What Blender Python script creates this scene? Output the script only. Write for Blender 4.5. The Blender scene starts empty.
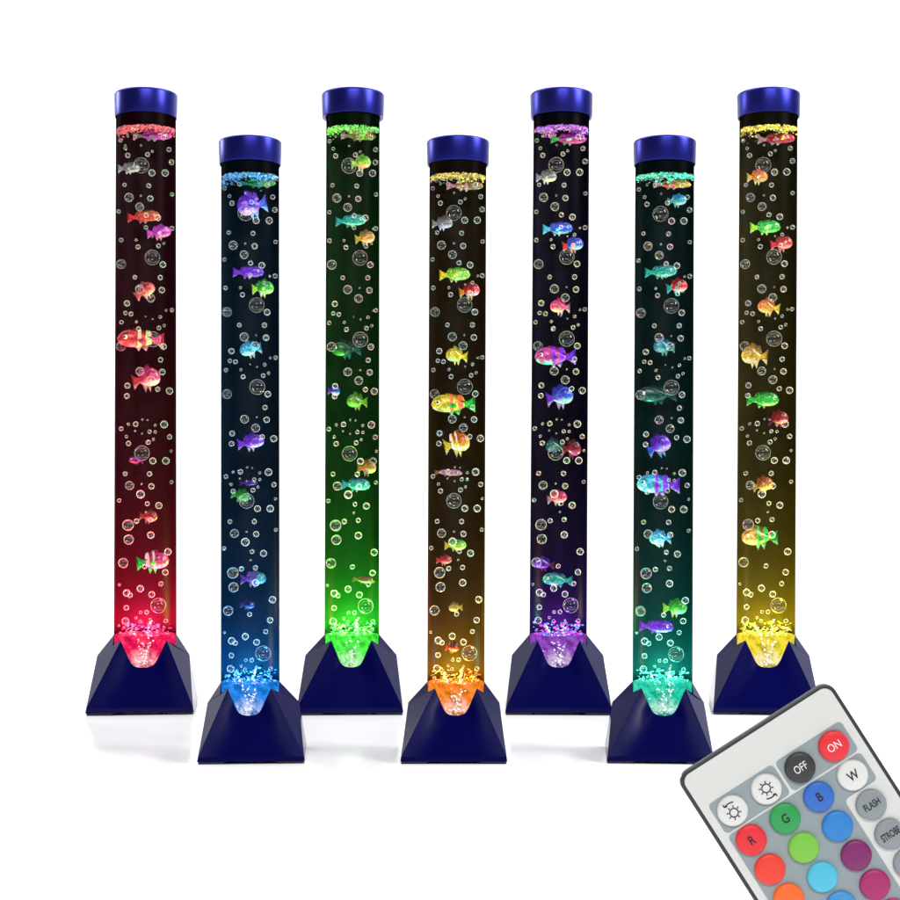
import bpy, bmesh, math, random
from mathutils import Vector, Matrix
random.seed(7)
R = math.radians
sc = bpy.context.scene
COL = sc.collection
PX = 0.00144                    # metres per picture pixel at the back row
D0, EYE, HZ, CX = 1800.0, 240.0, 468.0, 450.0   # back row distance, eye height, horizon row, centre column (px units)

# ------------------------------------------------------------------ camera
cd = bpy.data.cameras.new('camera'); cam = bpy.data.objects.new('camera', cd); COL.objects.link(cam)
cam.location = (0, -D0*PX, EYE*PX); cam.rotation_euler = (R(90), 0, 0)
cd.sensor_width = 36; cd.lens = 36*D0/900; cd.shift_y = (HZ-450)/900
cd.clip_start = 0.02; cd.clip_end = 100
sc.camera = cam
# ------------------------------------------------------------------ world: a dim studio
w = bpy.data.worlds.new('World'); sc.world = w; w.use_nodes = True
w.node_tree.nodes['Background'].inputs[0].default_value = (1, 1, 1, 1)
w.node_tree.nodes['Background'].inputs[1].default_value = 0.03
# ------------------------------------------------------------------ studio lamps
def area(name, loc, target, sx, sy, power, col=(1, 1, 1)):
    l = bpy.data.lights.new(name, 'AREA'); l.shape = 'RECTANGLE'; l.size = sx; l.size_y = sy
    l.energy = power; l.color = col
    o = bpy.data.objects.new(name, l); COL.objects.link(o); o.location = loc
    o.rotation_euler = (Vector(target)-Vector(loc)).to_track_quat('-Z', 'Y').to_euler()
    return o
area('overhead_softbox', (0, 0.12, 3.0), (0, 0.12, 0), 8.0, 2.6, 178)
area('backdrop_wash', (0, 0.6, 2.6), (0, 2.7, 0.5), 8.0, 0.6, 45)
area('front_fill', (0.3, -4.1, 2.35), (0, -0.3, 0.3), 2.6, 1.0, 84)  # unseen lamp added to light fish, bubbles and remote from the front
area('right_softbox', (1.85, -0.9, 1.6), (0, 0, 0.45), 0.7, 1.05, 52)
area('left_rim_fill', (-2.7, 1.0, 1.3), (0, 0, 0.75), 0.6, 0.7, 22)  # unseen lamp added to brighten the left edges of the caps
# ------------------------------------------------------------------ render settings
sc.view_settings.view_transform = 'Standard'; sc.view_settings.look = 'None'
sc.view_settings.exposure = 0; sc.view_settings.gamma = 1
sc.cycles.use_denoising = True
sc.cycles.max_bounces = 8; sc.cycles.diffuse_bounces = 3; sc.cycles.glossy_bounces = 4
sc.cycles.transparent_max_bounces = 24; sc.cycles.caustics_reflective = False; sc.cycles.caustics_refractive = False
sc.cycles.sample_clamp_indirect = 4

# ------------------------------------------------------------------ helpers
def lin(r, g, b):
    f = lambda c: c/12.92 if c <= 0.04045 else ((c+0.055)/1.055)**2.4
    return (f(r/255), f(g/255), f(b/255))
def new_mat(name):
    m = bpy.data.materials.new(name); m.use_nodes = True
    return m, m.node_tree, m.node_tree.nodes['Principled BSDF']
def pmat(name, col, rough=0.5, metal=0.0, spec=0.5, noise=0.0, nscale=40.0, ior=1.5, bump=0.0, coat=0.0):
    m, t, p = new_mat(name)
    p.inputs['Base Color'].default_value = (*col, 1); p.inputs['Roughness'].default_value = rough
    p.inputs['Metallic'].default_value = metal; p.inputs['Specular IOR Level'].default_value = spec
    p.inputs['IOR'].default_value = ior; p.inputs['Coat Weight'].default_value = coat
    if noise or bump:
        tc = t.nodes.new('ShaderNodeTexCoord'); n = t.nodes.new('ShaderNodeTexNoise')
        n.inputs['Scale'].default_value = nscale; n.inputs['Detail'].default_value = 5
        t.links.new(tc.outputs['Object'], n.inputs['Vector'])
        if noise:
            mx = t.nodes.new('ShaderNodeMix'); mx.data_type = 'RGBA'
            mx.inputs['A'].default_value = (*[c*(1-noise) for c in col], 1)
            mx.inputs['B'].default_value = (*[min(1, c*(1+noise)) for c in col], 1)
            t.links.new(n.outputs['Fac'], mx.inputs['Factor']); t.links.new(mx.outputs['Result'], p.inputs['Base Color'])
        if bump:
            b = t.nodes.new('ShaderNodeBump'); b.inputs['Strength'].default_value = bump; b.inputs['Distance'].default_value = 0.001
            t.links.new(n.outputs['Fac'], b.inputs['Height']); t.links.new(b.outputs['Normal'], p.inputs['Normal'])
    return m
def obj(name, me, mat=None, parent=None, smooth=False):
    if isinstance(me, bmesh.types.BMesh):
        b = me; me = bpy.data.meshes.new(name); b.normal_update(); b.to_mesh(me); b.free()
    if mat is not None and not len(me.materials): me.materials.append(mat)
    if smooth:
        for p in me.polygons: p.use_smooth = True
    o = bpy.data.objects.new(name, me); COL.objects.link(o)
    if parent is not None: o.parent = parent
    return o
def empty(name, loc=(0, 0, 0)):
    o = bpy.data.objects.new(name, None); COL.objects.link(o); o.location = loc; o.empty_display_size = 0.02
    return o
def tag(o, label=None, cat=None, group=None, kind=None):
    if label: o['label'] = label
    if cat: o['category'] = cat
    if group: o['group'] = group
    if kind: o['kind'] = kind
    return o
def face(bm, pts):
    return bm.faces.new([bm.verts.new(p) for p in pts])
def lathe(bm, prof, seg=64, a0=0.0, a1=2*math.pi, centre=None):
    """revolve (radius, z) points; centre(z) shifts a ring sideways"""
    full = abs(a1-a0-2*math.pi) < 1e-6; n = seg if full else seg+1
    rings = []
    for r, z in prof:
        c = centre(z) if centre else 0.0
        rings.append([bm.verts.new((c+r*math.cos(a0+(a1-a0)*i/seg), r*math.sin(a0+(a1-a0)*i/seg), z)) for i in range(n)])
    for a, b in zip(rings, rings[1:]):
        for i in range(seg):
            j = (i+1) % n
            bm.faces.new((a[i], a[j], b[j], b[i]))
    return rings
def ico(bm, c, r, sub=1, sq=(1, 1, 1)):
    m = Matrix.Translation(c) @ Matrix.Diagonal((r*sq[0], r*sq[1], r*sq[2], 1))
    bmesh.ops.create_icosphere(bm, subdivisions=sub, radius=1, matrix=m)

# ------------------------------------------------------------------ setting: one white sweep
def sweep_mat():
    m, t, p = new_mat('white_gloss_sheet')
    p.inputs['Base Color'].default_value = (0.86, 0.86, 0.87, 1)
    p.inputs['Roughness'].default_value = 0.13; p.inputs['IOR'].default_value = 1.19
    tc = t.nodes.new('ShaderNodeTexCoord'); n = t.nodes.new('ShaderNodeTexNoise'); n.inputs['Scale'].default_value = 9
    mr = t.nodes.new('ShaderNodeMapRange'); mr.inputs['To Min'].default_value = 0.07; mr.inputs['To Max'].default_value = 0.12
    t.links.new(tc.outputs['Object'], n.inputs['Vector']); t.links.new(n.outputs['Fac'], mr.inputs['Value'])
    t.links.new(mr.outputs['Result'], p.inputs['Roughness'])
    return m
bm = bmesh.new()
prof = [(-6.0, 0.0), (-3.0, 0.0), (-1.0, 0.0), (0.6, 0.0), (1.6, 0.0)]
for i in range(1, 17):
    a = R(90*i/16); prof.append((1.6+1.2*math.sin(a), 1.2-1.2*math.cos(a)))
prof.append((2.8, 5.0))
rows = [[bm.verts.new((x, y, z)) for x in (-8, -3, 0, 3, 8)] for y, z in prof]
for a, b in zip(rows, rows[1:]):
    for i in range(4): bm.faces.new((a[i], a[i+1], b[i+1], b[i]))
tag(obj('floor', bm, sweep_mat(), smooth=True), 'seamless glossy white floor sweeping up into a white background', kind='structure')

# ------------------------------------------------------------------ lamps
KF = (EYE*D0/(764-HZ))/(D0-53)                  # the front row is a smaller size of the same lamp, standing nearer
DF = KF*D0
# base centre, cap centre, tube centre near the base (px), row, radius low/high, colours
LAMPS = [
 dict(word='crimson red', pw=1.2, bc=143.5, cc=146.0, tc=145.2, front=0, r0=31.3, r1=30.0, led=(1, .02, .12), dark_tint=lin(40, 0, 14), glow=(1, .012, .11), alt=[(1, .05, .1), (1, .3, .5), (.9, .02, .3)]),
 dict(word='deep blue', pw=0.5, bc=253.5, cc=250.2, tc=250.3, front=1, r0=29.6, r1=29.2, led=(.01, .40, .90), dark_tint=lin(0, 30, 48), glow=(.01, .24, .85), alt=[(.05, .3, 1), (.3, .7, 1), (.05, .1, .9)]),
 dict(word='bright green', pw=1.15, bc=351.0, cc=353.0, tc=351.8, front=0, r0=27.6, r1=27.0, led=(.10, 1, .06), dark_tint=lin(4, 42, 8), glow=(.06, .95, .05), alt=[(.2, 1, .2), (.6, 1, .3), (.1, .9, .5)]),
 dict(word='amber orange', pw=0.62, bc=453.8, cc=458.0, tc=455.8, front=1, r0=29.0, r1=28.8, led=(1, .60, .03), dark_tint=lin(40, 29, 5), glow=(1, .24, .01), alt=[(1, .1, .03), (1, .6, .1), (1, .3, .05)]),
 dict(word='violet', pw=0.27, bc=557.5, cc=561.5, tc=558.0, front=0, r0=29.0, r1=28.2, led=(.45, .06, 1), dark_tint=lin(12, 5, 32), glow=(.26, .05, .50), alt=[(.05, .4, 1), (.9, .05, .8), (.1, .9, .9)]),
 dict(word='teal', pw=0.6, bc=658.0, cc=664.7, tc=662.4, front=1, r0=30.2, r1=29.6, led=(.02, .95, .62), dark_tint=lin(1, 30, 34), glow=(.02, .66, .44), alt=[(.1, .9, .7), (.5, 1, .8), (.05, .7, .5)]),
 dict(word='golden yellow', pw=0.58, bc=763.0, cc=768.5, tc=765.6, front=0, r0=29.4, r1=29.0, led=(1, .82, .03), dark_tint=lin(46, 41, 4), glow=(.92, .74, .03), alt=[(1, .9, .1), (.2, .9, .2), (1, .4, .1)]),
]
for L in LAMPS:
    L['k'] = KF if L['front'] else 1.0; L['d'] = DF if L['front'] else D0
    L['X'] = (L['bc']-CX)*L['d']/D0; L['Y'] = L['d']-D0
    L['yaw'] = -0.6*math.atan2(L['X'], L['d'])
    L['mw'] = Matrix.Translation((L['X']*PX, L['Y']*PX, 0)) @ Matrix.Rotation(L['yaw'], 4, 'Z') @ Matrix.Scale(L['k']*PX, 4)
    L['inv'] = L['mw'].inverted()
    L['mid'] = (lambda L: lambda z: (L['tc']-L['bc']) + (L['cc']-L['tc'])*(z-60)/550.0)(L)
    L['rad'] = (lambda L: lambda z: L['r0'] + (L['r1']-L['r0'])*(z-60)/520.0)(L)
def local(L, px, py, ly):
    """lamp space (px units) of the picture point px, py taken ly in front of / behind the tube's axis"""
    q = L['d'] + ly*L['k']
    p = Vector(((px-CX)*q/D0*PX, (q-D0)*PX, (EYE-(py-HZ)*q/D0)*PX))
    v = L['inv'] @ p; v.y = ly
    return v

navy = pmat('navy_moulded_plastic', (0.0003, 0.0005, 0.046), rough=0.17, noise=0.12, nscale=0.03, bump=0.0, spec=0.28)
blue_cap = pmat('blue_anodised_cap', (0.015, 0.017, 0.23), rough=0.3, metal=0.8, noise=0.06, nscale=0.3)
foot_m = pmat('dark_rubber', (0.006, 0.006, 0.02), rough=0.5)

def acrylic(name):
    m = bpy.data.materials.new(name); m.use_nodes = True; t = m.node_tree; t.nodes.remove(t.nodes['Principled BSDF'])
    out = t.nodes['Material Output']; tr = t.nodes.new('ShaderNodeBsdfTransparent'); gl = t.nodes.new('ShaderNodeBsdfGlossy')
    gl.inputs['Roughness'].default_value = 0.35; mx = t.nodes.new('ShaderNodeMixShader'); mx.inputs[0].default_value = 0.002
    t.links.new(tr.outputs[0], mx.inputs[1]); t.links.new(gl.outputs[0], mx.inputs[2]); t.links.new(mx.outputs[0], out.inputs[0])
    return m
clear = acrylic('clear_acrylic')
def bubble_mat(name, power, rim, shine):
    """a thin film: clear in the middle, its bright rim painted in as white, a sharp gloss"""
    m = bpy.data.materials.new(name); m.use_nodes = True; t = m.node_tree; t.nodes.remove(t.nodes['Principled BSDF'])
    out = t.nodes['Material Output']; tr = t.nodes.new('ShaderNodeBsdfTransparent'); gl = t.nodes.new('ShaderNodeBsdfGlossy')
    gl.inputs['Roughness'].default_value = 0.05
    df = t.nodes.new('ShaderNodeBsdfDiffuse'); df.inputs[0].default_value = (.9, .92, .92, 1)
    tl = t.nodes.new('ShaderNodeBsdfTranslucent'); tl.inputs[0].default_value = (.9, .92, .92, 1)
    ms = t.nodes.new('ShaderNodeAddShader'); t.links.new(df.outputs[0], ms.inputs[0]); t.links.new(tl.outputs[0], ms.inputs[1])
    lw = t.nodes.new('ShaderNodeLayerWeight'); lw.inputs[0].default_value = 0.5
    pw = t.nodes.new('ShaderNodeMath'); pw.operation = 'POWER'; pw.inputs[1].default_value = power
    mu = t.nodes.new('ShaderNodeMath'); mu.operation = 'MULTIPLY'; mu.inputs[1].default_value = rim; mu.use_clamp = True  # white weighted to the edge stands in for the rim's reflection
    t.links.new(lw.outputs['Facing'], pw.inputs[0]); t.links.new(pw.outputs[0], mu.inputs[0])
    m1 = t.nodes.new('ShaderNodeMixShader'); m1.inputs[0].default_value = shine
    t.links.new(tr.outputs[0], m1.inputs[1]); t.links.new(gl.outputs[0], m1.inputs[2])
    m2 = t.nodes.new('ShaderNodeMixShader'); t.links.new(mu.outputs[0], m2.inputs[0])
    t.links.new(m1.outputs[0], m2.inputs[1]); t.links.new(ms.outputs[0], m2.inputs[2]); t.links.new(m2.outputs[0], out.inputs[0])
    return m
film_big = bubble_mat('thin_bubble_film', 7.0, 0.26, 0.03)
film_mid = bubble_mat('bubble_film', 4.4, 0.36, 0.036)
film_small = bubble_mat('bright_bubble_film', 2.8, 0.40, 0.04)

def base_mesh(RC, off):
    """four sloped walls that the tube's round socket cuts in scallops; off = the socket's sideways offset"""
    bm = bmesh.new(); f_ = RC/31.9
    curve = [(-22.5, 69.5), (-21, 66.5), (-19, 62.5), (-16.5, 57.5), (-14, 52), (-12, 48.5), (-10, 46.2), (-7, 44.6), (-3.5, 44.0), (0, 43.8)]
    curve += [(-x, z) for x, z in reversed(curve[:-1])]
    for s in (1, -1):
        top = [(x*f_+off, -s*math.sqrt(RC*RC-x*x*f_*f_), z) for x, z in curve]
        nrow = 6; grid = []
        for j, tp in enumerate(top):
            b = Vector((51.3*curve[j][0]/22.5, -s*53, 7)); tp = Vector(tp)
            grid.append([bm.verts.new(b.lerp(tp, q/nrow)) for q in range(nrow+1)])
        for g, h in zip(grid, grid[1:]):
            for q in range(nrow):
                f = (g[q], h[q], h[q+1], g[q+1]); bm.faces.new(f if s == 1 else f[::-1]).smooth = True
        # skirt
        a = [(-52, -s*54, 2.4), (52, -s*54, 2.4), (51.3, -s*53, 7), (-51.3, -s*53, 7)]
        face(bm, a if s == 1 else a[::-1])
        # rolled inner lip of the scallop
        for t0, t1 in zip(top, top[1:]):
            i0, i1 = (t0[0], t0[1]*.94, t0[2]-3), (t1[0], t1[1]*.94, t1[2]-3)
            f = [t0, t1, i1, i0]; face(bm, f if s == 1 else f[::-1])
    for sx in (1, -1):
        A, B, V, T, K = (51.3*sx, -53, 7), (22.5*f_*sx+off, -22.614*f_, 69.5), (30.9*f_*sx+off, -15.2*f_, 63.5), ((RC-1.2)*sx+off, 0, 74), (45.6*sx, 0, 53)
        m = lambda p: (p[0], -p[1], p[2])
        tris = [(A, K, B), (K, V, B), (K, T, V), (m(A), m(B), K), (K, m(B), m(V)), (K, m(V), T), (A, m(A), K)]
        for tr in tris: face(bm, tr if sx == 1 else tr[::-1])
        a = [(52*sx, -54, 2.4), (52*sx, 54, 2.4), (51.3*sx, 53, 7), (51.3*sx, -53, 7)]
        face(bm, a if sx == 1 else a[::-1])
    face(bm, [(-52, 54, 2.4), (52, 54, 2.4), (52, -54, 2.4), (-52, -54, 2.4)])
    bmesh.ops.remove_doubles(bm, verts=bm.verts, dist=0.01)
    bmesh.ops.recalc_face_normals(bm, faces=bm.faces)
    me = bpy.data.meshes.new('base'); bm.to_mesh(me); bm.free()
    return me
bm = bmesh.new()
pf = [(-52.6, -52.6), (-27, -52.6), (-24.5, -50), (-24.5, -24.5), (-50, -24.5), (-52.6, -27)]
lo = [bm.verts.new((x, y, 0)) for x, y in pf]; hi = [bm.verts.new((x, y, 2.4)) for x, y in pf]
bm.faces.new(lo[::-1])
for i in range(6): bm.faces.new((lo[i], lo[(i+1) % 6], hi[(i+1) % 6], hi[i]))
foot_me = bpy.data.meshes.new('foot'); bm.to_mesh(foot_me); bm.free(); foot_me.materials.append(foot_m)

def glow_mat(name, c, strength, hx):
    m = bpy.data.materials.new(name); m.use_nodes = True; t = m.node_tree; t.nodes.remove(t.nodes['Principled BSDF'])
    out = t.nodes['Material Output']; em = t.nodes.new('ShaderNodeEmission'); em.inputs['Strength'].default_value = strength
    tc = t.nodes.new('ShaderNodeTexCoord'); n = t.nodes.new('ShaderNodeTexNoise'); n.inputs['Scale'].default_value = 0.16; n.inputs['Detail'].default_value = 6
    n.inputs['Roughness'].default_value = 0.65
    cr = t.nodes.new('ShaderNodeValToRGB'); cr.color_ramp.elements[0].position = 0.36; cr.color_ramp.elements[1].position = 0.72
    cr.color_ramp.elements[0].color = (*[v*0.45 for v in c], 1); cr.color_ramp.elements[1].color = (*[min(1, .10+.92*v) for v in c], 1)
    e = cr.color_ramp.elements.new(0.52); e.color = (*[v*.95 for v in c], 1)
    t.links.new(tc.outputs['Object'], n.inputs['Vector']); t.links.new(n.outputs['Fac'], cr.inputs[0])
    # a white hot spot painted into the glow, low at the cup's front
    dv = t.nodes.new('ShaderNodeVectorMath'); dv.operation = 'DISTANCE'; dv.inputs[1].default_value = (hx, -28, 45); t.links.new(tc.outputs['Object'], dv.inputs[0])
    hr = t.nodes.new('ShaderNodeMapRange'); hr.inputs['From Min'].default_value = 4; hr.inputs['From Max'].default_value = 20
    hr.inputs['To Min'].default_value = 0.75; hr.inputs['To Max'].default_value = 0.0; t.links.new(dv.outputs['Value'], hr.inputs['Value'])
    hm = t.nodes.new('ShaderNodeMath'); hm.operation = 'MULTIPLY'; hm.use_clamp = True
    hn = t.nodes.new('ShaderNodeMapRange'); hn.inputs['From Min'].default_value = .35; hn.inputs['From Max'].default_value = .6; t.links.new(n.outputs['Fac'], hn.inputs['Value'])
    t.links.new(hr.outputs[0], hm.inputs[0]); t.links.new(hn.outputs[0], hm.inputs[1])
    mx = t.nodes.new('ShaderNodeMix'); mx.data_type = 'RGBA'; mx.inputs['B'].default_value = (1, .95, .95, 1)
    t.links.new(hm.outputs[0], mx.inputs['Factor']); t.links.new(cr.outputs[0], mx.inputs['A'])
    t.links.new(mx.outputs['Result'], em.inputs[0]); t.links.new(em.outputs[0], out.inputs[0])
    return m
def multi(bm, mats, name, parent):
    o = obj(name, bm, None, parent)
    for m in mats: o.data.materials.append(m)
    return o

lamp_roots = []
for L in LAMPS:
    wd = L['word']; rnd = random.Random(wd)
    row = 'front' if L['front'] else 'back'
    root = empty('bubble_lamp'); root.matrix_world = L['mw']
    tag(root, f'tall bubble tube lamp glowing {wd} inside, on navy pyramid base in {row} row', 'lamp', 'bubble tube lamps standing in two rows')
    lamp_roots.append(root)
    b = obj('base', base_mesh(L['r0']+.5, L['tc']-L['bc']), navy, root)
    b.modifiers.new('edge', 'EDGE_SPLIT').split_angle = R(20)
    for qx, qy in ((1, 1), (-1, 1), (-1, -1), (1, -1)):
        f = obj('foot', foot_me, None, b); f.scale = (qx*.97, qy, 1)
    mid, rad = L['mid'], L['rad']
    # front wall of the tube, and an added tinted sheet standing in for its dark inside
    bm = bmesh.new(); zs = [42+i*(604-42)/24 for i in range(25)]
    lathe(bm, [(rad(z), z) for z in zs], 64, centre=mid)
    obj('tube', bm, clear, root, smooth=True)
    dark_tint = pmat('added_dark_sheet_'+wd.replace(' ', '_'), tuple(c*0.5 for c in L['dark_tint']), rough=0.55, noise=0.55, nscale=0.018, spec=0.1)
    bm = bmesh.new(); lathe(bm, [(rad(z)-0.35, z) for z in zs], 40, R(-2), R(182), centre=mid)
    obj('added_dark_back', bm, dark_tint, root, smooth=True)
    # cap
    c = mid(600); bm = bmesh.new()
    pr = [(0.5, 606), (rad(585)+.5, 606), (rad(585)+.5, 589.9), (30.3, 589.5), (30.7, 590.4), (31.3, 611), (31.3, 612.2), (30.8, 613.2), (29.8, 613.8), (0.5, 614.2)]
    lathe(bm, [(a_, z_-600) for a_, z_ in pr], 72); ob = obj('cap', bm, blue_cap, root, smooth=True); ob.location = (c, 0, 600); ob.rotation_euler.x = -R(3)
    ob.modifiers.new('edge', 'EDGE_SPLIT').split_angle = R(35)
    # foam at the waterline
    fm = pmat('foam_'+wd.replace(' ', '_'), tuple(min(.95, .05+.95*v) for v in L['led']), rough=0.25, spec=0.6)  # the LED's light is painted into the colour of the white foam
    fm2 = pmat('foam_shade_'+wd.replace(' ', '_'), tuple(.3*v+.01 for v in L['led']), rough=0.2, spec=0.8)  # darker copy for the dark gaps among the beads
    bm = bmesh.new(); rr = rad(578)-1.6; ph = [rnd.uniform(0, 6.3) for _ in range(4)]
    for _ in range(760):
        a = rnd.uniform(-R(3), -R(177)); rq = rr*(1-rnd.random()**2.2*0.6)
        dip = 2.2*math.sin(3*a+ph[0])+1.6*math.sin(7*a+ph[1])+1.2*math.sin(13*a+ph[2])
        z = 578.5-abs(rnd.gauss(0, 1))*(2.0+max(0, dip)*0.9)
        r = rnd.uniform(.3, 1.1)*(1 if rnd.random() < .92 else 1.6); rq = min(rq, rr-r+1.0)
        n0 = len(bm.faces); ico(bm, (mid(z)+rq*math.cos(a), rq*math.sin(a), z), r, 1, (1.15, 1, .85))
        bm.faces.ensure_lookup_table(); k = rnd.choices((0, 1, 2), (5, 3, 3))[0]
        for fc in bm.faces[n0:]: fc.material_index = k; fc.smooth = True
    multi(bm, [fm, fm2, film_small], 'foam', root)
    # the lit diffuser in the base with its rim, the sparkling stones and the jet of bubbles above it
    gm = glow_mat('lit_diffuser_'+wd.replace(' ', '_'), L['glow'], 1.05, mid(60))
    bm = bmesh.new(); q = rad(60)-1.2
    lathe(bm, [(q, 40), (q, 70), (q+.5, 71), (q+.5, 73), (q-.6, 74), (q-2.5, 73), (q-4, 71), (1, 70)], 56, centre=lambda z: mid(60))
    dif = obj('light_diffuser', bm, gm, root, smooth=True)
    cm = [pmat(f'glass_stone_{wd.replace(" ", "_")}_{i}', a, rough=0.12, spec=0.8) for i, a in enumerate(L['alt'])]
    bm = bmesh.new()
    for _ in range(170):
        a = rnd.uniform(-math.pi, 0) if rnd.random() < .75 else rnd.uniform(0, math.pi)
        rq = (q-3)*math.sqrt(rnd.uniform(.2, 1)); r = rnd.uniform(.45, 1.5)
        n0 = len(bm.faces)
        ico(bm, (mid(60)+rq*math.cos(a), rq*math.sin(a), 73.5+r*.5+rnd.random()**2*12), r, 1, (rnd.uniform(.8, 1.6), 1, rnd.uniform(.5, 1)))
        bm.faces.ensure_lookup_table(); k = rnd.choices((0, 1, 2, 3), (3, 3, 3, 4))[0]
        for fc in bm.faces[n0:]: fc.material_index = k; fc.smooth = True
    multi(bm, cm+[film_small], 'glass_stones', root)
    jm = pmat('jet_bubbles_'+wd.replace(' ', '_'), tuple(.84+.12*v for v in L['led']), rough=0.2, spec=0.8)
    bm = bmesh.new()
    strands = [[(1, 47), (-2, 58), (-5, 68), (-9, 78), (-13, 85)], [(2, 47), (3, 60), (6, 70), (4, 80), (7, 92)], [(0, 48), (1, 56), (0, 66), (-1, 74)], [(4, 62), (9, 70), (10, 76)], [(-3, 50), (5, 49), (11, 50)], [(-11, 52), (-7, 49), (0, 46)], [(-14, 60), (-13, 58)]]
    yj = -(q+.9)
    for st in strands:
        for (x0, z0), (x1, z1) in zip(st, st[1:]):
            n = max(2, int(math.hypot(x1-x0, z1-z0)/0.8))
            for i in range(n):
                x = x0+(x1-x0)*i/n+rnd.gauss(0, .8); z = z0+(z1-z0)*i/n+rnd.gauss(0, .8)
                y = -math.sqrt(max(4, (q-.4)**2-x*x)); r = rnd.uniform(.4, 1.35)
                n0 = len(bm.faces); ico(bm, (mid(60)+x, y+(0 if z < 73 else rnd.uniform(.5, 5)), z), r, 1)
                bm.faces.ensure_lookup_table(); k = rnd.choices((0, 1), (3, 4))[0]
                for fc in bm.faces[n0:]: fc.material_index = k; fc.smooth = True
    multi(bm, [jm, film_small], 'bubble_jet', root)
    # the lamp's own LED
    l = bpy.data.lights.new('led', 'SPOT'); l.spot_size = R(176); l.spot_blend = 0.06; l.shadow_soft_size = 8*PX*L['k']
    l.color = L['led']; l.energy = 1.0; l.use_nodes = True; t = l.node_tree
    em = t.nodes['Emission']; fo = t.nodes.new('ShaderNodeLightFalloff'); fo.inputs['Strength'].default_value = 76.0*L['k']*L['pw']; fo.inputs['Smooth'].default_value = 0
    t.links.new(fo.outputs['Linear'], em.inputs['Strength'])
    lo_ = bpy.data.objects.new('led', l); COL.objects.link(lo_); lo_.parent = root
    lo_.location = (mid(60), -2, 75); lo_.rotation_euler = (R(180), 0, 0); lo_.scale = (1/(L['k']*PX),)*3

# ------------------------------------------------------------------ plastic fish
FM = {}
def fish_mat(top, body, belly, stripe=None):
    key = (top, body, belly, stripe)
    if key in FM: return FM[key]
    m, t, p = new_mat('painted_plastic'); p.inputs['Roughness'].default_value = 0.26; p.inputs['Specular IOR Level'].default_value = 0.5
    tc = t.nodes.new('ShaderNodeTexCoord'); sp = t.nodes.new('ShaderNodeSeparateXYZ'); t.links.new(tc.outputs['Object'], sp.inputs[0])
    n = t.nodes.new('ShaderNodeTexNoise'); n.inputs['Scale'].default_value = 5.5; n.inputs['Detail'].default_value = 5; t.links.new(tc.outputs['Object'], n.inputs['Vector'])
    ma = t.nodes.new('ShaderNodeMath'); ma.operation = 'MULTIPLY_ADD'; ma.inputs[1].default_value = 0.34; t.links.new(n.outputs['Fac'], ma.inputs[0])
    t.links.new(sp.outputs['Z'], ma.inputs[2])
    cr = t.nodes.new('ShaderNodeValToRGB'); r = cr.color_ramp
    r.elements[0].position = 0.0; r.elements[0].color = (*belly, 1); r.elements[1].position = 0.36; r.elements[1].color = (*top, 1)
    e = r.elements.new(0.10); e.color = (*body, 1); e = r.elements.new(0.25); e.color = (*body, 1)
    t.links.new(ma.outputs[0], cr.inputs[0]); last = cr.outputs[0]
    # a scaly mottle of the paint
    vo = t.nodes.new('ShaderNodeTexVoronoi'); vo.inputs['Scale'].default_value = 17; t.links.new(tc.outputs['Object'], vo.inputs['Vector'])
    mr = t.nodes.new('ShaderNodeMapRange'); mr.inputs['From Max'].default_value = 0.7; mr.inputs['To Min'].default_value = 1.25; mr.inputs['To Max'].default_value = 0.30
    t.links.new(vo.outputs['Distance'], mr.inputs['Value'])
    mm = t.nodes.new('ShaderNodeMix'); mm.data_type = 'RGBA'; mm.blend_type = 'MULTIPLY'; mm.inputs['Factor'].default_value = 0.85
    t.links.new(last, mm.inputs['A']); t.links.new(mr.outputs[0], mm.inputs['B']); last = mm.outputs['Result']
    if stripe:
        wv = t.nodes.new('ShaderNodeMath'); wv.operation = 'MULTIPLY_ADD'; wv.inputs[1].default_value = 0.10; t.links.new(n.outputs['Fac'], wv.inputs[0]); t.links.new(sp.outputs['X'], wv.inputs[2])
        s2 = t.nodes.new('ShaderNodeValToRGB'); s2.color_ramp.interpolation = 'CONSTANT'
        els = [(0.0, 0), (.0, 0)]
        pos = [(0.0, 1), (0.22, 0), (0.32, 1), (0.44, 0), (0.54, 2), (0.62, 0)]
        off = t.nodes.new('ShaderNodeMath'); off.operation = 'ADD'; off.inputs[1].default_value = 0.5; t.links.new(wv.outputs[0], off.inputs[0])
        t.links.new(off.outputs[0], s2.inputs[0])
        el = s2.color_ramp.elements
        el[0].position = 0; el[1].position = 0.16; vals = {0: (0, 0, 0, 1), 1: (1, 1, 1, 1), 2: (1, 1, 1, 1)}
        el[0].color = vals[1]; el[1].color = vals[0]
        for ps, v in pos[2:]:
            e = el.new(ps); e.color = vals[v]
        mx = t.nodes.new('ShaderNodeMix'); mx.data_type = 'RGBA'; mx.inputs['B'].default_value = (*stripe, 1)
        t.links.new(s2.outputs[0], mx.inputs['Factor']); t.links.new(last, mx.inputs['A']); last = mx.outputs['Result']
    t.links.new(last, p.inputs['Base Color'])
    FM[key] = m
    return m
eye_w = pmat('eye_white', (.8, .8, .75), rough=.2); eye_b = pmat('eye_black', (.005, .005, .005), rough=.15)
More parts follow.
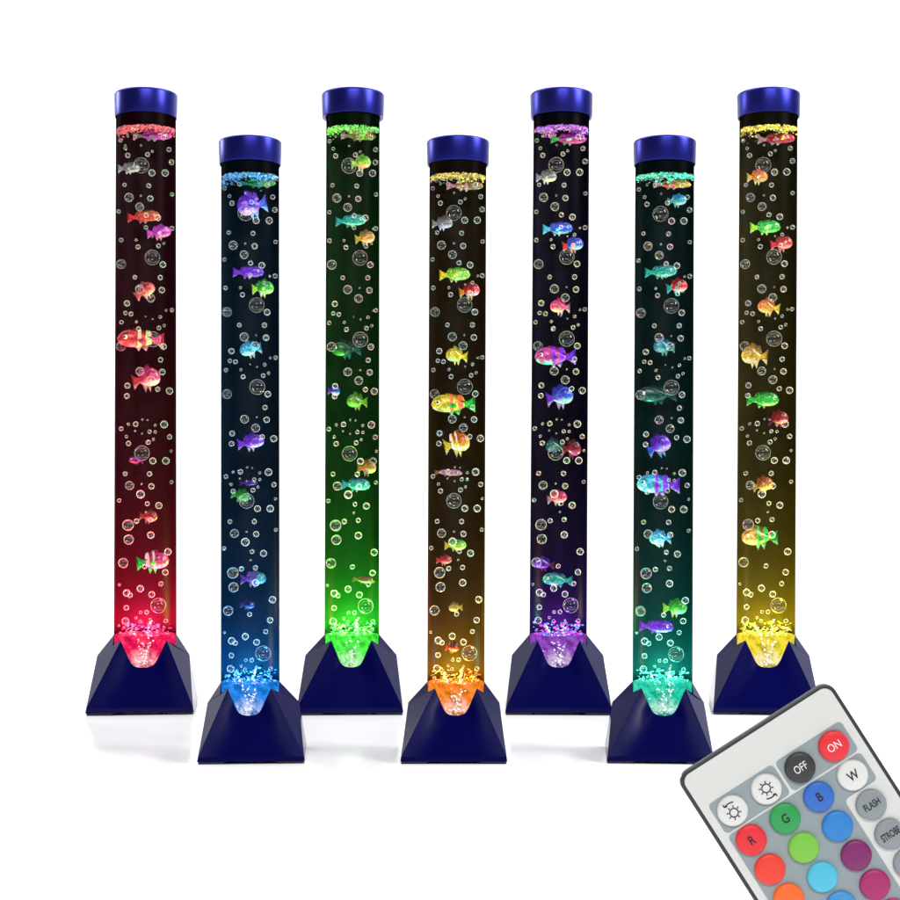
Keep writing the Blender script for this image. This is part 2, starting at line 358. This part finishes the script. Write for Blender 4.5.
def fish_parts(hh, deep, rnd):
    """unit-length fish, nose at +x; hh = height / length. returns bmeshes"""
    bh = hh*0.40
    body = bmesh.new(); n, s = 16, 14; rings = []
    for i in range(n+1):
        u = i/n; x = 0.5-0.76*u
        prof = (math.sin(math.pi*min(1, u**0.72*0.98))**0.72)*(1-.42*u**3) + 0.16*u
        h = bh*max(.02, prof); wth = h*0.52
        zc = 0.02*math.sin(u*5)
        ring = [body.verts.new((x, wth*math.cos(2*math.pi*j/s), zc+h*math.sin(2*math.pi*j/s)*(1 if math.sin(2*math.pi*j/s) > 0 else .92))) for j in range(s)]
        rings.append(ring)
    for a, b in zip(rings, rings[1:]):
        for j in range(s): body.faces.new((a[j], b[j], b[(j+1) % s], a[(j+1) % s]))
    body.faces.new(rings[0]); body.faces.new(rings[-1][::-1])
    bmesh.ops.recalc_face_normals(body, faces=body.faces)
    def fin(pts, th=0.013):
        bm = bmesh.new(); a = [bm.verts.new((x, -th, z)) for x, z in pts]; b = [bm.verts.new((x, th, z)) for x, z in pts]
        bm.faces.new(a); bm.faces.new(b[::-1])
        for i in range(len(pts)):
            j = (i+1) % len(pts); bm.faces.new((a[i], b[i], b[j], a[j]))
        bmesh.ops.triangulate(bm, faces=bm.faces); bmesh.ops.recalc_face_normals(bm, faces=bm.faces)
        return bm
    t = hh*0.36
    tail = fin([(-.22, .09*hh), (-.34, .45*t), (-.5, t), (-.485, .45*t), (-.43, 0), (-.48, -.5*t), (-.5, -.95*t), (-.33, -.4*t), (-.22, -.09*hh)])
    top = bh*.86; up = hh*(.60 if deep else .50)
    jag = [(.24, top*.72), (.20, top+.25*(up-top))]
    for i in range(6):
        x = .16-.07*i; jag += [(x, top+(up-top)*(1.0-.10*i)), (x-.035, top+(up-top)*(.30-.08*i))]
    jag += [(-.27, top*.45), (-.1, top*.5)]
    dors = fin(jag)
    lowz = -bh*.82; dn = -hh*(.58 if deep else .50)
    bel = fin([(.14, lowz*.7), (.10, lowz), (.03, dn), (-.02, lowz*.95), (-.06, lowz*1.02), (-.13, dn*.95), (-.16, lowz*.8), (-.2, lowz*.5), (0, lowz*.4)])
    side = bmesh.new()
    pts = [(.10, .02), (.02, .07), (-.07, .03), (-.09, -.05), (0, -.07)]
    th = bh*.52
    for sy in (-1, 1):
        a = [side.verts.new((x, sy*(th*.9+.05*(.1-x)/.2), z*hh*1.6-.03)) for x, z in pts]
        b = [side.verts.new((x, sy*(th*.9+.03+.09*(.1-x)/.2), z*hh*1.6-.03)) for x, z in pts]
        side.faces.new(a); side.faces.new(b[::-1])
        for i in range(5):
            j = (i+1) % 5; side.faces.new((a[i], b[i], b[j], a[j]))
    bmesh.ops.recalc_face_normals(side, faces=side.faces)
    eyes = []
    for sy in (-1, 1):
        e = bmesh.new(); rr = min(.05, hh*.1)
        ico(e, (.33, sy*bh*.36, bh*.22), rr, 2); n0 = len(e.faces)
        ico(e, (.345, sy*(bh*.36+rr*.62), bh*.22), rr*.6, 2); e.faces.ensure_lookup_table()
        for f in e.faces[n0:]: f.material_index = 1
        eyes.append(e)
    return body, tail, dors, bel, side, eyes
C = dict(
 red=((.30, .01, .01), (.85, .03, .04), (1, .35, .35)), pink=((.55, .01, .12), (.95, .05, .22), (1, .55, .62)), magenta=((.35, .005, .35), (.75, .03, .60), (.95, .2, .5)),
 orange=((.55, .10, .01), (.95, .33, .03), (1, .75, .25)), olive=((.14, .10, .01), (.82, .06, .03), (1, .22, .14)), grey=((.07, .07, .075), (.22, .22, .22), (.75, .75, .75)),
 green=((.01, .25, .02), (.03, .60, .06), (.35, .95, .25)), lime=((.12, .45, .01), (.36, .85, .04), (.75, 1, .3)), teal=((.01, .16, .22), (.02, .50, .40), (.2, .9, .75)),
 cyan=((.02, .30, .55), (.05, .62, .85), (.5, .95, 1)), blue=((.02, .03, .45), (.04, .12, .85), (.25, .55, 1)), violet=((.10, .01, .50), (.20, .03, .80), (.65, .5, 1)),
 yellow=((.50, .40, .01), (.90, .72, .02), (1, .92, .25)), gold=((.35, .20, .01), (.75, .48, .03), (1, .85, .4)), brown=((.12, .07, .01), (.35, .20, .05), (.75, .55, .35)),
 maroon=((.10, .005, .02), (.25, .01, .04), (.4, .05, .2)), white=((.25, .02, .08), (.7, .3, .4), (1, .9, .9)), mix=((.45, .02, .25), (.80, .06, .40), (.2, .9, 1)),
)
def dim(c, f): return tuple(tuple(v*f for v in q) for q in c)  # dimness of fish deep in the tube, put into their paint
# per lamp: photo x, y, length, height, nose direction (1 right, -1 left), colour, tail/fin colour, words, dim, stripe colour, tilt degrees
FISH = [
 [(153, 136, 38, 11, 1, 'magenta', 'grey', 'slim purple fish with a grey tail under the foam', 1, None, 0), (127.5, 168.5, 22, 13, 1, 'grey', 'grey', 'pale grey fish at the left edge', 1, None, -4),
  (144, 217, 33, 14, 1, 'olive', 'red', 'orange red fish with an olive back', 1, None, -3), (159, 232.5, 24, 15, 1, 'magenta', 'magenta', 'magenta purple fish', 1, None, -8),
  (145, 291, 22, 17, 1, 'red', 'red', 'stubby red fish', 1, None, -35), (138.5, 340, 46, 23, -1, 'red', 'pink', 'big red fish with pale bands at the tail', 1, (.50, .42, .22), 2),
  (146.5, 379, 28, 24, 1, 'pink', 'red', 'pink spiky fish with a raised fin', 1, None, -14), (136, 460.5, 15, 9, -1, 'magenta', 'magenta', 'dim purple fish half behind a bubble', .35, None, 8),
  (148.5, 516.5, 18, 14, 1, 'red', 'red', 'small round red fish', .7, None, 4), (153, 562, 32, 21, 1, 'pink', 'green', 'red fish with pale bands and a green patch', .9, (.9, .55, .5), -6)],
 [(259.5, 183.5, 37, 10, 1, 'green', 'teal', 'slim green fish under the foam', .7, None, 0), (252, 205.5, 30, 27, -1, 'violet', 'blue', 'violet blue fish with white belly', 1.2, None, -10),
  (248.5, 272.5, 31, 14, 1, 'violet', 'violet', 'purple fish with pointed nose', 1, None, 0), (263, 288.5, 22, 17, 1, 'green', 'lime', 'emerald green fish', 1, None, -6),
  (250.5, 349.5, 22, 17, -1, 'cyan', 'cyan', 'bright cyan fish', 1, None, -8), (251, 442.5, 27, 17, 1, 'violet', 'violet', 'indigo fish with a white chin', .9, None, -10),
  (248.7, 483, 18, 7, 1, 'violet', 'violet', 'dim slim purple fish', .35, None, 0), (241, 496, 19, 14, 1, 'green', 'green', 'green fish partly behind a big bubble', .6, None, 12),
  (253.5, 579, 26, 16, 1, 'cyan', 'violet', 'blue striped fish with cyan head', .55, (.3, .04, .7), -2), (247.5, 605, 15, 10, 1, 'blue', 'blue', 'faint dark blue fish', .3, None, 0)],
 [(363, 136, 36, 12, 1, 'gold', 'white', 'slim olive yellow fish with pink tail under the foam', .6, None, 0), (361, 163, 20, 16, 1, 'lime', 'lime', 'bright lime fish touching a big bubble', 1, None, -6),
  (351, 221, 31, 14, 1, 'teal', 'teal', 'turquoise fish with pointed nose', 1, None, -2), (365, 238, 20, 15, 1, 'gold', 'yellow', 'mottled yellow fish', .8, None, -8),
  (346, 349.5, 30, 19, -1, 'green', 'teal', 'faint green banded fish', .25, (.03, .12, .10), 0), (331.5, 391, 12, 13, 1, 'blue', 'violet', 'blue fish at the left edge', .7, None, 0),
  (357, 401.5, 21, 17, -1, 'lime', 'lime', 'yellow green fish facing left', .55, None, 4), (370, 468, 19, 16, 1, 'gold', 'gold', 'dull yellow fish at the right edge', .7, None, -4),
  (356, 485, 29, 15, 1, 'teal', 'teal', 'sea green fish', .9, None, 2), (365.5, 580, 24, 9, 1, 'brown', 'brown', 'slim brownish fish near the bottom', .6, None, 3)],
 [(466.5, 186, 37, 12, 1, 'brown', 'white', 'slim pinkish brown fish with grey tail under the foam', 1, (.75, .35, .25), 0), (438, 223.5, 21, 14, 1, 'grey', 'grey', 'silver grey fish at the left edge', 1.2, None, -3),
  (455, 275, 31, 16, 1, 'lime', 'yellow', 'yellow fish with green back', 1, None, -2), (469.5, 291, 21, 17, 1, 'red', 'orange', 'red and orange fish', 1, None, -10),
  (456.5, 356, 22, 17, -1, 'yellow', 'yellow', 'lemon yellow fish facing left', 1, None, 6), (449.5, 404.5, 44, 23, -1, 'yellow', 'green', 'big yellow fish with red and green bands at the tail', 1.1, (.75, .12, .04), 0),
  (457, 444, 26, 24, 1, 'orange', 'yellow', 'orange fish with yellow tail and tall fin', 1.05, (1, .75, .4), -14), (448.5, 473, 28, 8, 1, 'white', 'brown', 'slim pale pink fish', .7, None, 2),
  (455.5, 545.5, 22, 13, 1, 'lime', 'yellow', 'small lime yellow fish', .8, None, -2), (444, 560, 16, 11, 1, 'red', 'red', 'small scarlet fish', .8, None, -4),
  (455.5, 607.5, 14, 11, -1, 'gold', 'yellow', 'tiny round yellow fish', .7, None, 0), (452, 647.5, 14, 12, 1, 'red', 'red', 'dim red striped fish beside a big bubble', .45, (.5, .25, .1), 0)],
 [(569, 139.5, 36, 13, 1, 'magenta', 'green', 'slim purple fish with green tail under the foam', .7, None, 0), (542, 177, 21, 14, 1, 'grey', 'grey', 'light grey fish at the left edge', 1.2, None, -4),
  (558, 229, 30, 15, 1, 'blue', 'cyan', 'blue fish with pale tail', 1, None, -2), (573, 245, 21, 16, 1, 'blue', 'red', 'blue and red fish', .9, None, -10),
  (560, 307, 20, 16, -1, 'pink', 'white', 'hot pink fish facing left', 1, None, 6), (552, 357, 41, 23, -1, 'mix', 'violet', 'big pink and turquoise fish with purple bands', 1, (.16, .03, .65), 0),
  (560, 397, 27, 23, 1, 'blue', 'violet', 'royal blue spiky fish with white chin', 1, None, -12), (554, 446, 18, 16, -1, 'teal', 'teal', 'dusky teal fish behind a big bubble', .35, None, 0),
  (572, 449, 18, 19, 1, 'maroon', 'maroon', 'dark maroon fish', .9, None, 0), (557, 498, 20, 15, 1, 'pink', 'white', 'rosy fish with a bubble at its head', .75, None, -10),
  (543.5, 564, 22, 14, -1, 'violet', 'maroon', 'dusky violet fish at the left edge', .5, None, 8), (557.5, 580, 30, 16, -1, 'teal', 'teal', 'turquoise fish facing left', .75, None, 4)],
 [(673, 185, 38, 10, 1, 'gold', 'white', 'slim gold and red fish with pink tail under the foam', 1, (.65, .08, .06), 0), (677, 201, 19, 13, 1, 'cyan', 'teal', 'bright aqua fish', .9, None, -4),
  (661, 272, 32, 15, 1, 'teal', 'teal', 'turquoise green fish with pointed nose', 1, None, -2), (677, 287, 21, 16, 1, 'red', 'teal', 'red fish with teal fins', 1, None, -10),
  (664, 347, 22, 17, -1, 'cyan', 'teal', 'teal blue fish facing left', .55, None, 4), (656.5, 395, 40, 21, -1, 'teal', 'teal', 'big faint grey teal fish', .16, None, 0),
  (659, 446, 25, 22, 1, 'violet', 'blue', 'violet fish nosing downwards', .9, None, -28), (654.5, 485, 43, 24, -1, 'cyan', 'violet', 'big sky blue fish with purple tail bands', 1, (.20, .03, .70), 2),
  (660, 538.5, 22, 17, -1, 'cyan', 'cyan', 'light blue fish with dark tail', 1, None, 0), (675, 608, 24, 18, 1, 'green', 'lime', 'vivid green fish', 1, None, -3),
  (656.5, 627, 34, 15, 1, 'violet', 'violet', 'purple fish near the bottom', 1, None, 2)],
 [(778, 139.5, 37, 13, 1, 'red', 'white', 'slim red fish with grey pink tail under the foam', .7, None, 0), (757.5, 177, 21, 15, 1, 'orange', 'gold', 'orange fish below the top bubble', .9, None, -4),
  (765.5, 227.5, 31, 16, 1, 'green', 'lime', 'leaf green fish with pointed nose', 1, None, -2), (781.5, 244, 22, 16, 1, 'red', 'red', 'crimson fish touching a big bubble', .8, None, -8),
  (768.5, 307.5, 22, 17, -1, 'orange', 'yellow', 'orange yellow fish facing left', .85, None, 10), (753, 356, 26, 23, -1, 'gold', 'gold', 'golden fish with tall fin at the left edge', .9, None, 6),
  (763, 400, 32, 18, 1, 'green', 'green', 'bright green broad fish', .8, None, 0), (778, 419, 21, 17, 1, 'red', 'maroon', 'dark red fish', .55, None, -12),
  (763, 485, 21, 17, 1, 'orange', 'gold', 'tawny orange fish between two bubbles', .6, None, -14), (759.5, 537.5, 36, 22, -1, 'gold', 'green', 'cream fish with green striped tail', .9, (.03, .50, .06), 0)],
]
ORD = ['topmost', 'second from top', 'third from top', 'fourth from top', 'fifth from top', 'sixth from top', 'seventh from top', 'eighth from top', 'ninth from top', 'tenth from top', 'eleventh from top', 'twelfth from top', 'thirteenth from top', 'fourteenth from top', 'fifteenth from top', 'sixteenth from top', 'seventeenth from top', 'eighteenth from top', 'nineteenth from top', 'twentieth from top']
for L, fl in zip(LAMPS, FISH):
    for (px, py, ln, ht, nd, c1, c2, words, df, stripe, tilt) in sorted(fl, key=lambda f: f[1]):
        rnd = random.Random(px*31+py)
        ly = -7 if df > .6 else 4
        v = local(L, px, py, ly); z = v.z
        # keep the whole fish inside the tube
        lim = math.sqrt((L['rad'](z)-1.6)**2-9**2); mx = L['mid'](z)
        half = min(ln/2, lim-.5)
        v.x = mx+max(-lim+half, min(lim-half, v.x-mx))
        ln2 = 2*half
        L.setdefault('fish', []).append((px, py, __import__('re').split(r' (?:with|under|at|behind|near|beside|touching|in|between|facing|partly|half|nosing|below)\b', words)[0]))
        root = empty('plastic_fish')
        root.matrix_world = L['mw'] @ Matrix.Translation(v) @ Matrix.Rotation(R(tilt), 4, 'Y') @ Matrix.Rotation(R(180) if nd < 0 else 0, 4, 'Z') @ Matrix.Rotation(R(rnd.uniform(-9, 9)), 4, 'Z') @ Matrix.Diagonal((ln2, ln, ln, 1))
        tag(root, f'{words}, in the {L["word"]} tube', 'fish', 'small plastic fish drifting in the tubes')
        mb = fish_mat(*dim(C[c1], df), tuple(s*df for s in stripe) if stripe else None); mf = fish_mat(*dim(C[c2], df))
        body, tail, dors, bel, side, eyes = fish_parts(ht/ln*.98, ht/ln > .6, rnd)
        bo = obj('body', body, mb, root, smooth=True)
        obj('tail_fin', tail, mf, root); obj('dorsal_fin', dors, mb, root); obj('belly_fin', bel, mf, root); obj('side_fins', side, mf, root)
        for e in eyes:
            eo = multi(e, [eye_w, eye_b], 'eye', bo)
            for p in eo.data.polygons: p.use_smooth = True

# ------------------------------------------------------------------ air bubbles: the same rising pattern in every tube
Z = 13.636
SL = [
 (120, [(100,285,60),(210,222,40),(310,225,60),(175,390,50),(207,487,75),(480,470,70),(545,428,40),(395,347,30),(760,398,72),(390,620,230),(537,720,100),(710,720,105),(795,572,80),(495,895,70),(690,235,80),(160,888,60)]),
 (186, [(220,160,130),(390,135,30),(515,170,88),(370,287,125),(460,400,72),(610,430,95),(795,110,60),(65,355,60),(105,742,65),(320,738,42),(345,833,72),(620,815,65),(640,670,50),(690,780,40),(540,695,25),(715,580,35),(455,565,60),(795,575,70)]),
 (252, [(535,75,225),(675,170,95),(85,170,140),(300,347,65),(640,347,75),(365,508,130),(528,487,25),(660,518,92),(512,630,125),(187,703,88),(243,848,68),(165,835,60),(640,885,50),(715,795,35),(785,790,60),(445,880,20)]),
 (318, [(105,62,62),(320,55,42),(347,152,70),(540,15,25),(620,135,65),(690,100,45),(535,290,230),(677,388,95),(85,390,140),(640,570,75),(532,705,25),(362,730,125),(660,737,92),(512,850,125)]),
 (384, [(188,25,85),(180,165,80),(600,72,75),(750,95,105),(395,487,30),(465,495,25),(302,547,78),(202,550,42),(95,612,65),(295,640,28),(565,562,40),(680,552,110),(490,652,58),(565,655,45),(390,678,25),(172,717,45),(200,812,75),(472,797,70),(540,755,42),(750,722,75)]),
 (450, [(382,45,225),(530,150,98),(700,150,108),(770,15,40),(152,325,68),(487,327,75),(212,487,128),(382,465,28),(510,497,88),(770,440,55),(362,605,122),(455,735,68),(607,760,100),(437,853,30),(60,690,60)]),
 (516, [(185,125,165),(307,70,75),(497,55,72),(195,322,145),(498,262,105),(720,492,105),(112,640,145),(415,690,70),(688,772,90)]),
 (582, [(60,38,40),(355,92,100),(630,28,70),(163,150,105),(215,180,75),(507,172,95),(590,325,230),(160,350,80),(360,415,50),(440,415,65),(295,493,42),(350,540,52),(145,532,108),(243,580,35),(455,563,25),(690,535,65),(665,632,40),(517,640,30),(470,715,70),(685,760,60),(300,690,25),(100,770,30),(365,725,30)]),
]
PAT = []
for y0, lst in SL:
    for zx, zy, dm in lst: PAT.append((528+zx/Z, y0+zy/Z, dm/Z))
order = sorted(PAT, key=lambda b: -b[2]); single = set(order[:42])
def sphere_mesh(name, mat, sub):
    bm = bmesh.new(); bmesh.ops.create_icosphere(bm, subdivisions=sub, radius=1)
    me = bpy.data.meshes.new(name); bm.to_mesh(me); bm.free(); me.materials.append(mat)
    for p in me.polygons: p.use_smooth = True
    return me
ME = {'large': sphere_mesh('bubble', film_big, 4), 'medium': sphere_mesh('bubble', film_mid, 4), 'small': sphere_mesh('bubble', film_small, 3)}
tiny = bmesh.new()
for L in LAMPS:
    dy = 48 if L['front'] else 0
    rnd = random.Random('b'+L['word']); jx = rnd.uniform(-.6, .6); jy = rnd.uniform(-.7, .7)
    count = {'large': 0, 'medium': 0}; used = set(); names = [f[2] for f in L['fish']]
    def near_label(px, py):
        for fx, fy, nm in sorted(L['fish'], key=lambda f: math.hypot(f[0]-px, f[1]-py)):
            if names.count(nm) > 1: continue
            dx, dy = px-fx, py-fy
            side = 'left' if dx < 0 else 'right'; up = 'above' if dy < 0 else 'below'
            d = math.hypot(dx, dy); how = 'close' if d < 16 else 'a little' if d < 34 else 'well'
            if d < 7: w_ = 'overlapping the'
            elif abs(dx) < .4*abs(dy): w_ = f'{how} {up} the'
            elif abs(dy) < .4*abs(dx): w_ = f'{how} {side} of the'
            else: w_ = f'{how} {up} {side} of the'
            t_ = f'small air bubble {w_} {nm} in the {L["word"]} tube'
            if t_ not in used and len(t_.split()) <= 16:
                used.add(t_); return t_
        return f'small air bubble rising alone in the {L["word"]} tube'
    for b in sorted(PAT, key=lambda b: b[1]):
        bx, by, dm = b; r = dm/2*.9
        frac_x = (bx-(561.5-(by-88)*3.5/560))          # offset from the violet tube's axis
        z0 = local(L, L['cc'], by+dy, 0).z
        px = (L['cc']+(L['tc']-L['cc'])*(by-88)/560)+frac_x+jx
        v = local(L, px, by+dy+jy, -20); z = v.z; R0 = L['rad'](z)-1.3; mx = L['mid'](z)
        x = max(-(R0-r-.6), min(R0-r-.6, v.x-mx))
        ymax = math.sqrt(max(.2, (R0-r)**2-x*x)); y = -ymax*.97
        v2 = local(L, px, by+dy+jy, y)
        p = Vector((mx+x, y, v2.z))
        if b in single:
            cls = 'large' if dm > 15 else 'medium' if dm > 9 else 'small'
            o = bpy.data.objects.new('air_bubble', ME[cls]); COL.objects.link(o)
            o.matrix_world = L['mw'] @ Matrix.Translation(p) @ Matrix.Scale(r, 4)
            if cls == 'small':
                tag(o, near_label(px, by+dy), 'bubble', f'small air bubbles in the {L["word"]} tube')
            else:
                tag(o, f'{cls} clear air bubble, {ORD[count[cls]]} of the {cls} ones in the {L["word"]} tube', 'bubble', f'{cls} air bubbles in the {L["word"]} tube'); count[cls] += 1
        else:
            bmesh.ops.create_icosphere(tiny, subdivisions=2, radius=1, matrix=L['mw'] @ Matrix.Translation(p) @ Matrix.Scale(r, 4))
tag(obj('tiny_bubbles', tiny, film_small, smooth=True), 'tiny clear air bubbles scattered through all seven tubes', 'bubbles', kind='stuff')

# ------------------------------------------------------------------ remote control
TH = R(32.6); RD = 693.6; rk = RD/D0
ux, uy = math.cos(TH), math.sin(TH)
tl = (675.4, 777.4)
rem = empty('remote_control')
X0 = (tl[0]-CX)*rk*PX; Z0 = (EYE-(tl[1]-HZ)*rk)*PX
# local axes: x along the top edge, z up the remote, -y towards the camera
rem.matrix_world = Matrix.Translation((X0, (RD-D0)*PX, Z0)) @ Matrix.Rotation(-TH, 4, 'Y') @ Matrix.Scale(rk*PX, 4)
tag(rem, 'slim white remote control with dark edge and round coloured buttons, tilted in front', 'remote control')
def rrect(x0, z0, x1, z1, r, n=8):
    """rounded rectangle, v counted downwards"""
    pts = []
    for cx, cz, a in ((x1-r, z0+r, 0), (x0+r, z0+r, 90), (x0+r, z1-r, 180), (x1-r, z1-r, 270)):
        for i in range(n+1):
            t = R(a+90*i/n); pts.append((cx+r*math.cos(t), cz-r*math.sin(t)))
    return [(x, -z) for x, z in pts]
def slab(pts, y0, y1, bev=0.0):
    bm = bmesh.new(); cx = sum(p[0] for p in pts)/len(pts); cz = sum(p[1] for p in pts)/len(pts)
    def ring(y, inset):
        out = []
        n = len(pts)
        for i, (x, z) in enumerate(pts):
            if inset:
                a, b = pts[i-1], pts[(i+1) % n]; tx, tz = b[0]-a[0], b[1]-a[1]; l = math.hypot(tx, tz) or 1
                x, z = x-tz/l*inset, z+tx/l*inset
            out.append(bm.verts.new((x, y, z)))
        return out
    rings = [ring(y1, 0)]
    if bev: rings += [ring(y0+bev, 0), ring(y0+bev*.3, bev*.3), ring(y0, bev)]
    else: rings += [ring(y0, 0)]
    for a, b in zip(rings, rings[1:]):
        for i in range(len(a)):
            j = (i+1) % len(a); bm.faces.new((a[i], a[j], b[j], b[i]))
    bm.faces.new(rings[0][::-1]); bm.faces.new(rings[-1])
    bmesh.ops.recalc_face_normals(bm, faces=bm.faces)
    return bm
case_m = pmat('dark_grey_case', lin(52, 54, 56), rough=.4, noise=.1, nscale=.5)
white_m = pmat('white_label_sheet', (.69, .705, .675), rough=.45, noise=.012, nscale=.35)
grey_m = pmat('grey_printed_panel', lin(146, 158, 162), rough=.5, noise=.02, nscale=.3)
line_m = pmat('white_print', (.75, .76, .75), rough=.5)
ink_d = pmat('black_ink', (.008, .008, .01), rough=.5); ink_w = pmat('white_ink', (.85, .85, .85), rough=.5)
obj('case', slab(rrect(0, 0, 182, 372, 13), 0, 6, 1.5), case_m, rem, smooth=False)
obj('faceplate', slab(rrect(4, 4, 178, 368, 9.5), -.5, 2), white_m, rem)
obj('button_panel', slab(rrect(12, 40.5, 88.8, 75.6, 5), -.8, .5), grey_m, rem)
obj('button_panel', slab(rrect(91.4, 40.5, 169.5, 75.6, 5), -.8, .5), grey_m, rem)
ell = []
def arc(cx, cz, r, a0, a1, n=6):
    for i in range(n+1):
        t = R(a0+(a1-a0)*i/n); ell.append((cx+r*math.cos(t), -(cz-r*math.sin(t))))
arc(164.5, 82.4, 5, 0, 90); arc(17, 82.4, 5, 90, 180); arc(17, 257, 5, 180, 270); arc(125, 257, 5, 270, 360)
arc(135, 115, 5, 180, 90); arc(164.5, 105.3, 5, 270, 360)
bm = slab([(x, z) for x, z in ell], -.8, .5); obj('button_panel', bm, grey_m, rem)
def dome(r):
    bm = bmesh.new()
    lathe(bm, [(r, -.3), (r, 2.0), (r*.985, 3.0), (r*.94, 3.9), (r*.85, 4.5), (r*.7, 4.95), (r*.5, 5.2), (r*.25, 5.35), (.01, 5.4)], 48)
    bmesh.ops.transform(bm, matrix=Matrix.Rotation(R(90), 4, 'X'), verts=bm.verts)
    return bm
dome_me = None
def text(body, parent, mat, size, sx=.8, bold=1, y=-5.6, dz=0):
    cu = bpy.data.curves.new('lettering', 'FONT'); cu.body = body; cu.size = size; cu.align_x = 'CENTER'; cu.align_y = 'CENTER'; cu.extrude = .12; cu.offset = .02*bold
    tmp = bpy.data.objects.new('lettering', cu); COL.objects.link(tmp)
    me = bpy.data.meshes.new_from_object(tmp.evaluated_get(bpy.context.evaluated_depsgraph_get()))
    bpy.data.objects.remove(tmp); bpy.data.curves.remove(cu); me.materials.clear()
    o = obj('lettering', me, mat, parent)
    o.rotation_euler = (R(90), 0, 0); o.scale = (sx, 1, 1); o.location = (0, y, dz)
    return o
def icon(parent, arrow_up):
    bm = bmesh.new()
    def seg(a, b, w):
        a, b = Vector(a), Vector(b); d = (b-a).normalized(); n = Vector((-d.y, d.x))*w/2
        q = [a+n, b+n, b-n, a-n]; f = [bm.verts.new((p.x, -5.75, p.y)) for p in q]; g = [bm.verts.new((p.x, -5.2, p.y)) for p in q]
        bm.faces.new(f)
        for i in range(4): bm.faces.new((f[i], f[(i+1) % 4], g[(i+1) % 4], g[i]))
    oz = -1.6 if arrow_up else 1.6
    for i in range(24):
        a, b = R(15*i), R(15*(i+1.15)); seg((4.3*math.cos(a), oz+4.3*math.sin(a)), (4.3*math.cos(b), oz+4.3*math.sin(b)), 1.0)
    for i in range(8):
        a = R(45*i+22); seg((5.2*math.cos(a), oz+5.2*math.sin(a)), (7.4*math.cos(a), oz+7.4*math.sin(a)), 1.0)
    s = 1 if arrow_up else -1
    for i in range(6):
        a, b = R(62+9.5*i), R(62+9.5*(i+1.1)); seg((10.6*math.cos(a), s*(10.6*math.sin(a)-1.6)), (10.6*math.cos(b), s*(10.6*math.sin(b)-1.6)), 1.0)
    t = -1 if arrow_up else 1
    a = R(119 if arrow_up else 62); e = Vector((10.6*math.cos(a), s*(10.6*math.sin(a)-1.6)))
    seg(e, e+Vector((0.3*t, 3.0*s)), 1.1); seg(e, e+Vector((-2.8*t, -.1*s)), 1.1)
    bmesh.ops.recalc_face_normals(bm, faces=bm.faces)
    return obj('sun_icon', bm, ink_d, parent)
BC = dict(white=(.74, .74, .72), black=lin(58, 60, 62), red=lin(232, 48, 58), green=lin(48, 158, 84), blue=lin(52, 108, 196), red2=lin(238, 66, 50), lime=lin(124, 196, 70), azure=lin(46, 130, 206),
          orange=lin(248, 108, 46), sky=lin(82, 190, 220), purple=lin(128, 40, 104), amber=lin(250, 150, 50), steel=lin(70, 150, 210), rose=lin(168, 44, 108), grey=lin(142, 150, 154), yellow=lin(245, 210, 60), teal=lin(50, 120, 170), pink=lin(220, 60, 130))
ROWS = [['white', 'white', 'black', 'red'], ['red', 'green', 'blue', 'white'], ['red2', 'lime', 'azure', 'grey'], ['orange', 'sky', 'purple', 'grey'], ['amber', 'steel', 'rose', 'grey'], ['yellow', 'teal', 'pink', 'grey']]
TXT = {(0, 2): ('OFF', ink_w, 11.5, .72), (0, 3): ('ON', ink_w, 11.5, .82), (1, 0): ('R', ink_d, 13, .8), (1, 1): ('G', ink_d, 13, .8), (1, 2): ('B', ink_d, 13, .8), (1, 3): ('W', ink_d, 13.5, .78), (2, 3): ('FLASH', ink_d, 10.5, .62), (3, 3): ('STROBE', ink_d, 10.5, .56)}
bmats = {k: pmat('button_'+k, v, rough=.42, noise=.03, nscale=.2, spec=.4) for k, v in BC.items()}
for r_, row in enumerate(ROWS):
    for c_, k in enumerate(row):
        b = obj('button', dome(15.5), bmats[k], rem, smooth=True)
        b.location = (30.2+40*c_, -.8, -(58.2+34.7*r_))
        b['label'] = f'{dict(red2="orange red", azure="azure blue", sky="sky blue", steel="steel blue", rose="dark rose").get(k, k)} round rubber button'
        if (r_, c_) in TXT:
            s, m, z, sx = TXT[(r_, c_)]; text(s, b, m, z, sx, 0 if m is ink_w else 9 if len(s) == 1 else 5)
        if r_ == 0 and c_ < 2: icon(b, c_ == 0)
